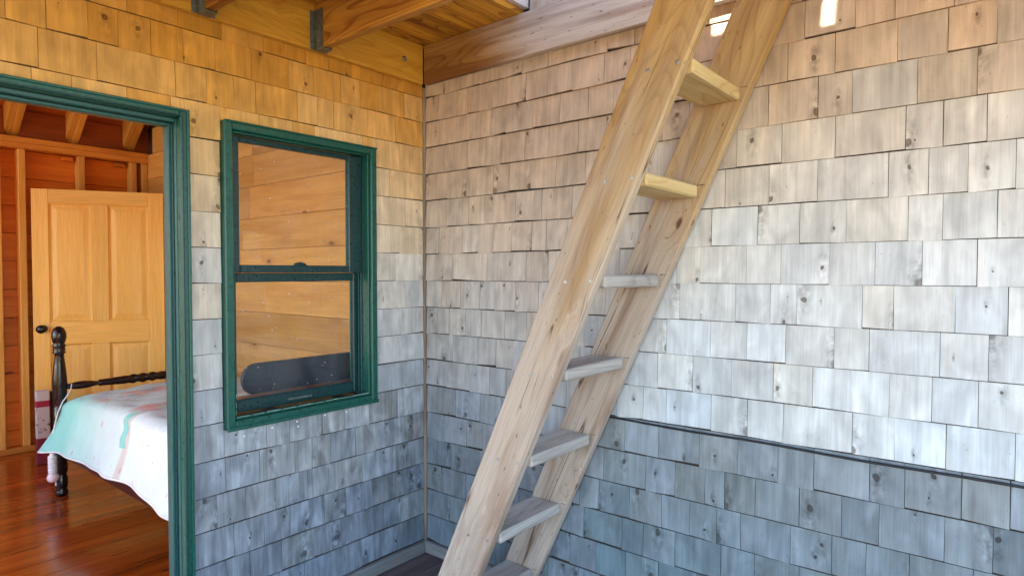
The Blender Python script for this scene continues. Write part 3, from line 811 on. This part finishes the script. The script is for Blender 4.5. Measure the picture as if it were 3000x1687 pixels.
RR = thing('room_roof', 'bare rafters and dark red roof boards over the bedroom', 'roof', (-1.8, 1.6, 2.36))
def slope_box(name, x0, x1, s0, s1, t0, t1, mat, side, parent, bev=.003):
    """box lying along the slope: s measured up the slope from the eave, t across it"""
    bm = bmesh.new(); a = math.atan(slope)
    c = Vector(((x0+x1)/2, 0, 0)); L = (s0+s1)/2; T = (t0+t1)/2
    add_box(bm, -(x1-x0)/2, (x1-x0)/2, -(s1-s0)/2, (s1-s0)/2, -(t1-t0)/2, (t1-t0)/2, bev)
    if side > 0: org = Vector((0, 3.262, 2.300)); d = Vector((0, -math.cos(a), math.sin(a))); rot = -a
    else: org = Vector((0, .115, 2.40)); d = Vector((0, math.cos(a), math.sin(a))); rot = a
    nrm = Vector((0, math.sin(a)*(1 if side > 0 else -1), math.cos(a)))
    p_ = org+d*L+nrm*T; p_.x = c.x
    o = mesh_from_bm(name, bm, mat, parent, p_-wpos(parent)); o.rotation_euler = (rot, 0, 0)
    return o
for xr in (-3.4, -2.95, -2.5, -2.05, -1.62, -1.25, -.885, -.525, -.150):
    slope_box('rafter', xr-.021, xr+.021, -.08, 2.18, 0, .135, M['rafter'], 1, RR)
    slope_box('rafter_tail', xr-.064, xr-.022, -.08, .32, .004, .15, M['rafter'], 1, RR)
    slope_box('rafter', xr-.021, xr+.021, 0, 2.0, 0, .10, M['rafter'], -1, RR)
rx = [-3.85, -3.4, -2.95, -2.5, -2.05, -1.62, -1.25, -.885, -.525, -.150, -.028]
for a, b in zip(rx, rx[1:]):
    box('eave_block', a+.0215 if a > -3.8 else a, b-.0645 if b < -.1 else b, 3.205, 3.240, 2.3065, 2.50, M['roofb'], RR, 0)
s = -.1
while s < 2.2:
    slope_box('roof_board', -3.9, -.02, s+.001, s+.179, .1365, .16, M['roofb'], 1, RR, .002)
    if s > -.05 and s < 1.95: slope_box('roof_board', -3.9, -.02, s+.001, s+.179, .1015, .125, M['roofb'], -1, RR, .002)
    s += .18

# ================================================================== panelled door standing open in the bedroom
A0, A1 = Vector((-.843, 3.05)), Vector((-.14, 2.66))
dd = A1-A0; DL = dd.length
PD = thing('panelled_door', 'yellow pine panelled door standing open at the back of the bedroom', 'door', (A0.x, A0.y, FZ+.012), math.atan2(dd.y, dd.x))
def dbox(name, x0, x1, y0, y1, z0, z1, mat, bev=.002, parent=None):
    bm = bmesh.new(); c = Vector(((x0+x1)/2, (y0+y1)/2, (z0+z1)/2))
    add_box(bm, x0-c.x, x1-c.x, y0-c.y, y1-c.y, z0-c.z, z1-c.z, bev)
    return mesh_from_bm(name, bm, mat, parent or PD, c)
HT = 1.833; SW_ = .098; T = .036
dbox('stile', 0, SW_, 0, T, 0, HT, M['doorz']); dbox('stile', DL-SW_, DL, 0, T, 0, HT, M['doorz'])
mid0, mid1 = DL/2-.052, DL/2+.052
rails = [(0, .2), (.748, .905), (HT-.098, HT)]
for a, b in rails: dbox('rail', SW_+.0005, DL-SW_-.0005, .0003, T-.0003, a, b, M['doorx'])
for (a, b) in ((.2005, .7475), (.9055, HT-.0985)):
    dbox('mullion', mid0, mid1, .0003, T-.0003, a, b, M['doorz'])
    for xa, xb in ((SW_+.0005, mid0-.0005), (mid1+.0005, DL-SW_-.0005)):
        bm = bmesh.new()
        cx, cz = (xa+xb)/2, (a+b)/2
        hw, hh = (xb-xa)/2, (b-a)/2
        def rect(w_, h_, y_): return [bm.verts.new((sx*w_, y_, sz*h_)) for sx, sz in ((-1, -1), (1, -1), (1, 1), (-1, 1))]
        rs = [rect(hw, hh, .004), rect(hw-.012, hh-.012, .0135), rect(hw-.018, hh-.018, .0135), rect(hw-.048, hh-.048, .006)]
        for r0, r1 in zip(rs, rs[1:]):
            for i in range(4): bm.faces.new((r0[i], r0[(i+1) % 4], r1[(i+1) % 4], r1[i]))
        bm.faces.new(rs[-1])
        bk = rect(hw, hh, .030); bm.faces.new(list(reversed(bk)))
        for i in range(4): bm.faces.new((rs[0][(i+1) % 4], rs[0][i], bk[i], bk[(i+1) % 4]))
        bmesh.ops.recalc_face_normals(bm, faces=bm.faces)
        mesh_from_bm('panel', bm, M['doorz'], PD, (cx, 0, cz))
kb = bmesh.new(); lathe(kb, [(.026, 0), (.026, .004), (.010, .008), (.010, .030), (.024, .038), (.030, .050), (.026, .062), (.010, .068)], 18, Matrix.Rotation(R(90), 4, 'X'))
mesh_from_bm('knob', kb, M['black'], PD, (.058, -.0005, .86), True)

# ================================================================== bed
BX0, BX1, BY0, BY1 = -.984, -.10, .20, 1.95
BD = thing('bed', 'black turned-post bed with twisted foot rail and rounded dark headboard', 'bed', (-.54, 1.07, FZ))
def bedpost(x, yv):
    P = [(.022, .10), (.031, .106), (.031, .128), (.024, .136), (.030, .150), (.030, .205), (.025, .215), (.025, .228), (.030, .236), (.030, .40), (.033, .42),
         (.033, .60), (.028, .61), (.033, .625), (.031, .66), (.036, .72), (.034, .78), (.028, .84), (.022, .895), (.0235, .905), (.031, .909), (.031, .916), (.026, .921), (.031, .930), (.026, .938),
         (.031, .945), (.031, .953), (.026, .962), (.031, .975), (.036, .998), (.034, 1.025), (.025, 1.048), (.010, 1.060)]
    bm = bmesh.new(); lathe(bm, [(r, z-FZ) for r, z in P], 24)
    return mesh_from_bm('bed_post', bm, M['black'], BD, Vector((x, yv, FZ+.0005))-wpos(BD), True)
bedpost(BX0, BY1); bedpost(BX1, BY1)
# twisted foot rail
bm = bmesh.new(); L = BX1-BX0-.04; seg = 16; N = 110; rings = []
for i in range(N+1):
    t = i/N; xx = t*L; e = min(xx, L-xx)
    if e < .17: r = .010+.013*math.sin(min(1, e/.17)*math.pi)**1.0*(1) if e < .155 else .012
    elif e < .19: r = .020
    else: r = .019+.006*min(1, (e-.19)/.12)
    amp = 0 if e < .30 else .0045*min(1, (e-.30)/.06)
    ring = []
    for k in range(seg):
        a = 2*math.pi*k/seg
        rr = r+amp*math.cos(2*a-xx*2*math.pi/.055)
        ring.append(bm.verts.new((xx-L/2, rr*math.cos(a), rr*math.sin(a))))
    rings.append(ring)
for A, B in zip(rings, rings[1:]):
    for k in range(seg): bm.faces.new((A[k], A[(k+1) % seg], B[(k+1) % seg], B[k]))
bm.faces.new(list(reversed(rings[0]))); bm.faces.new(rings[-1]); bmesh.ops.recalc_face_normals(bm, faces=bm.faces)
M['ebony'] = simple('dark_foot_rail', (.016, .006, .006), .3, 0, 20, .4, .05, streak=(1, 8, 8))
mesh_from_bm('foot_rail', bm, M['ebony'], BD, Vector(((BX0+BX1)/2, BY1, .715))-wpos(BD), True)
box('side_rail', -.996, -.968, .24, 1.925, .335, .47, M['maroon'], BD, .004)
box('side_rail', -.116, -.088, .24, 1.925, .335, .47, M['maroon'], BD, .004)
box('end_rail', -.95, -.13, 1.935, 1.962, .30, .44, M['maroon'], BD, .004)
# headboard: a plank with half-round ends on two plain posts
bm = bmesh.new(); hl, hr_, hz, hh = -.826, -.235, .922, .066
pts = []
for i in range(13): a = math.pi/2+math.pi*i/12; pts.append((hl+hh+hh*math.cos(a), hz+hh*math.sin(a)))
for i in range(13): a = -math.pi/2+math.pi*i/12; pts.append((hr_-hh+hh*math.cos(a), hz+hh*math.sin(a)))
f_ = [bm.verts.new((x-(hl+hr_)/2, -.012, z-hz)) for x, z in pts]; b_ = [bm.verts.new((x-(hl+hr_)/2, .012, z-hz)) for x, z in pts]
bm.faces.new(f_); bm.faces.new(list(reversed(b_)))
for i in range(len(pts)):
    j = (i+1) % len(pts); bm.faces.new((f_[i], b_[i], b_[j], f_[j]))
bmesh.ops.recalc_face_normals(bm, faces=bm.faces)
mesh_from_bm('headboard', bm, M['navy'], BD, Vector(((hl+hr_)/2, .198, hz))-wpos(BD))
for xx in (-.70, -.36): box('headboard_post', xx-.02, xx+.02, .1995, .225, FZ+.001, .8555, M['navy'], BD, .003)

# quilt draped over the mattress
QN, QV = 46, 70
bm = bmesh.new(); qc = []
prof = []          # (x, z, u) across, from left hem to right edge
def section(v):
    """points across the bed at v metres from the far end"""
    yv = 1.905-v
    hem_z = .395+.012*math.sin(v*7.0+.6)+.018*math.exp(-((v-.8)/.35)**2)-.020*math.exp(-(v/.15)**2)
    flare = .055+.012*math.sin(v*9.0)+.055*math.exp(-(v/.16)**2)
    topz = .675+.035*min(1, v/.9)-.03*math.exp(-(v/.10)**2)
    xs = []
    edge = -.985
    for i in range(QN+1):
        s_ = i/QN
        if s_ < .38:
            t = s_/.38
            z = hem_z+(topz-.045-hem_z)*t
            x = edge-flare*(1-t)**1.35-.006*math.sin(v*21+1.5)*(1-t)
            x += .006*math.sin(v*13+t*2)*(1-t)
        elif s_ < .52:
            t = (s_-.38)/.14; a = t*math.pi/2
            z = topz-.045+.045*math.sin(a); x = edge+.075*(1-math.cos(a))
        else:
            t = (s_-.52)/.48
            x = edge+.075+(-.09-(edge+.075))*t
            z = topz+.018*math.sin(math.pi*t)+.004*math.sin(x*23+v*17)+.003*math.sin(x*41-v*29)
        xs.append((x, yv, z))
    return xs
grid = []
for j in range(QV+1):
    v = 1.70*j/QV
    sec = section(v); u = 0; row = []
    for i, p_ in enumerate(sec):
        if i: u += math.dist(p_, sec[i-1])
        row.append(bm.verts.new(p_)); qc.append((u, v, 0))
    grid.append(row)
# far end tucked down behind
low = []
for i, vtx in enumerate(grid[0]):
    s_ = i/QN
    drop = .16 if s_ > .45 else .16*max(0, (s_-.38)/.07)
    low.append(bm.verts.new((vtx.co.x, vtx.co.y+.018*(s_ > .38), vtx.co.z-drop-.002))); qc.append((qc[i][0], -.01, 0))
for a, b in zip([low]+grid, grid):
    if a is b: continue
    for i in range(QN): bm.faces.new((a[i], a[i+1], b[i+1], b[i]))
bm.normal_update(); bmesh.ops.recalc_face_normals(bm, faces=bm.faces)
me = bpy.data.meshes.new('quilt'); bm.to_mesh(me); bm.free()
at = me.attributes.new('qc', 'FLOAT_VECTOR', 'POINT'); at.data.foreach_set('vector', np.array(qc, np.float32).ravel())
me.materials.append(M['quilt'])
for p_ in me.polygons: p_.use_smooth = True
Q = bpy.data.objects.new('quilt', me); link(Q)
Q['label'] = 'pale aqua and white patchwork quilt with coral scraps draped over the bed'; Q['category'] = 'quilt'
so = Q.modifiers.new('thickness', 'SOLIDIFY'); so.thickness = .008; so.offset = 0
hb = bmesh.new(); tube(hb, [section(1.70*j/QV)[0] for j in range(QV+1)], .0055, 7)
mesh_from_bm('hem', hb, M['white'], Q, (0, 0, 0), True)

# white socket and bulb hanging on its cord below the quilt corner
SB = thing('hanging_bulb', 'white ribbed socket and round bulb hanging beneath the quilt corner beside bedpost', 'lamp', (-1.063, 1.80, .24))
bm = bmesh.new(); pr = [(.006, .150), (.012, .146), (.014, .135)]
for i in range(6):
    z = .130-i*.014; pr += [(.0215, z), (.0215, z-.008), (.0185, z-.010), (.0185, z-.0135)]
pr += [(.022, .044), (.018, .038)]
lathe(bm, list(reversed(pr)), 16); mesh_from_bm('socket', bm, M['white'], SB, (0, 0, .0), True)
bm = bmesh.new(); bmesh.ops.create_uvsphere(bm, u_segments=18, v_segments=12, radius=.028)
mesh_from_bm('bulb', bm, M['bulb'], SB, (0, 0, .014), True)
bm = bmesh.new(); lathe(bm, [(.003, -.022), (.004, -.016), (.0035, 0)], 8); mesh_from_bm('pull', bm, M['white'], SB, (.012, -.004, -.012))
bm = bmesh.new()
cp = [(-.940, 1.905, .735), (-.948, 1.888, .71), (-.966, 1.879, .68), (-.992, 1.874, .645), (-1.016, 1.872, .59), (-1.03, 1.878, .52), (-1.05, 1.87, .44), (-1.063, 1.83, .40), (-1.063, 1.80, .385)]
tube(bm, [Vector(p_)-SB.location for p_ in cp], .0032, 6); mesh_from_bm('cord', bm, M['white'], SB, (0, 0, 0), True)

# worn red and white block behind the bedpost
BU = thing('painted_block', 'chipped white wooden block with red bands standing behind the bedpost', 'block', (-.872, 2.75, FZ))
bm = bmesh.new(); add_box(bm, -.038, .038, -.03, .03, 0, .486, .006)
mesh_from_bm('block_front', bm, M['buoy'], BU, (0, 0, .0005)).rotation_euler = (0, 0, R(-8))
bm = bmesh.new(); add_box(bm, -.035, .035, -.03, .03, 0, .472, .006)
mesh_from_bm('block_back', bm, M['maroon'], BU, (.078, .018, .0005)).rotation_euler = (0, 0, R(-4))
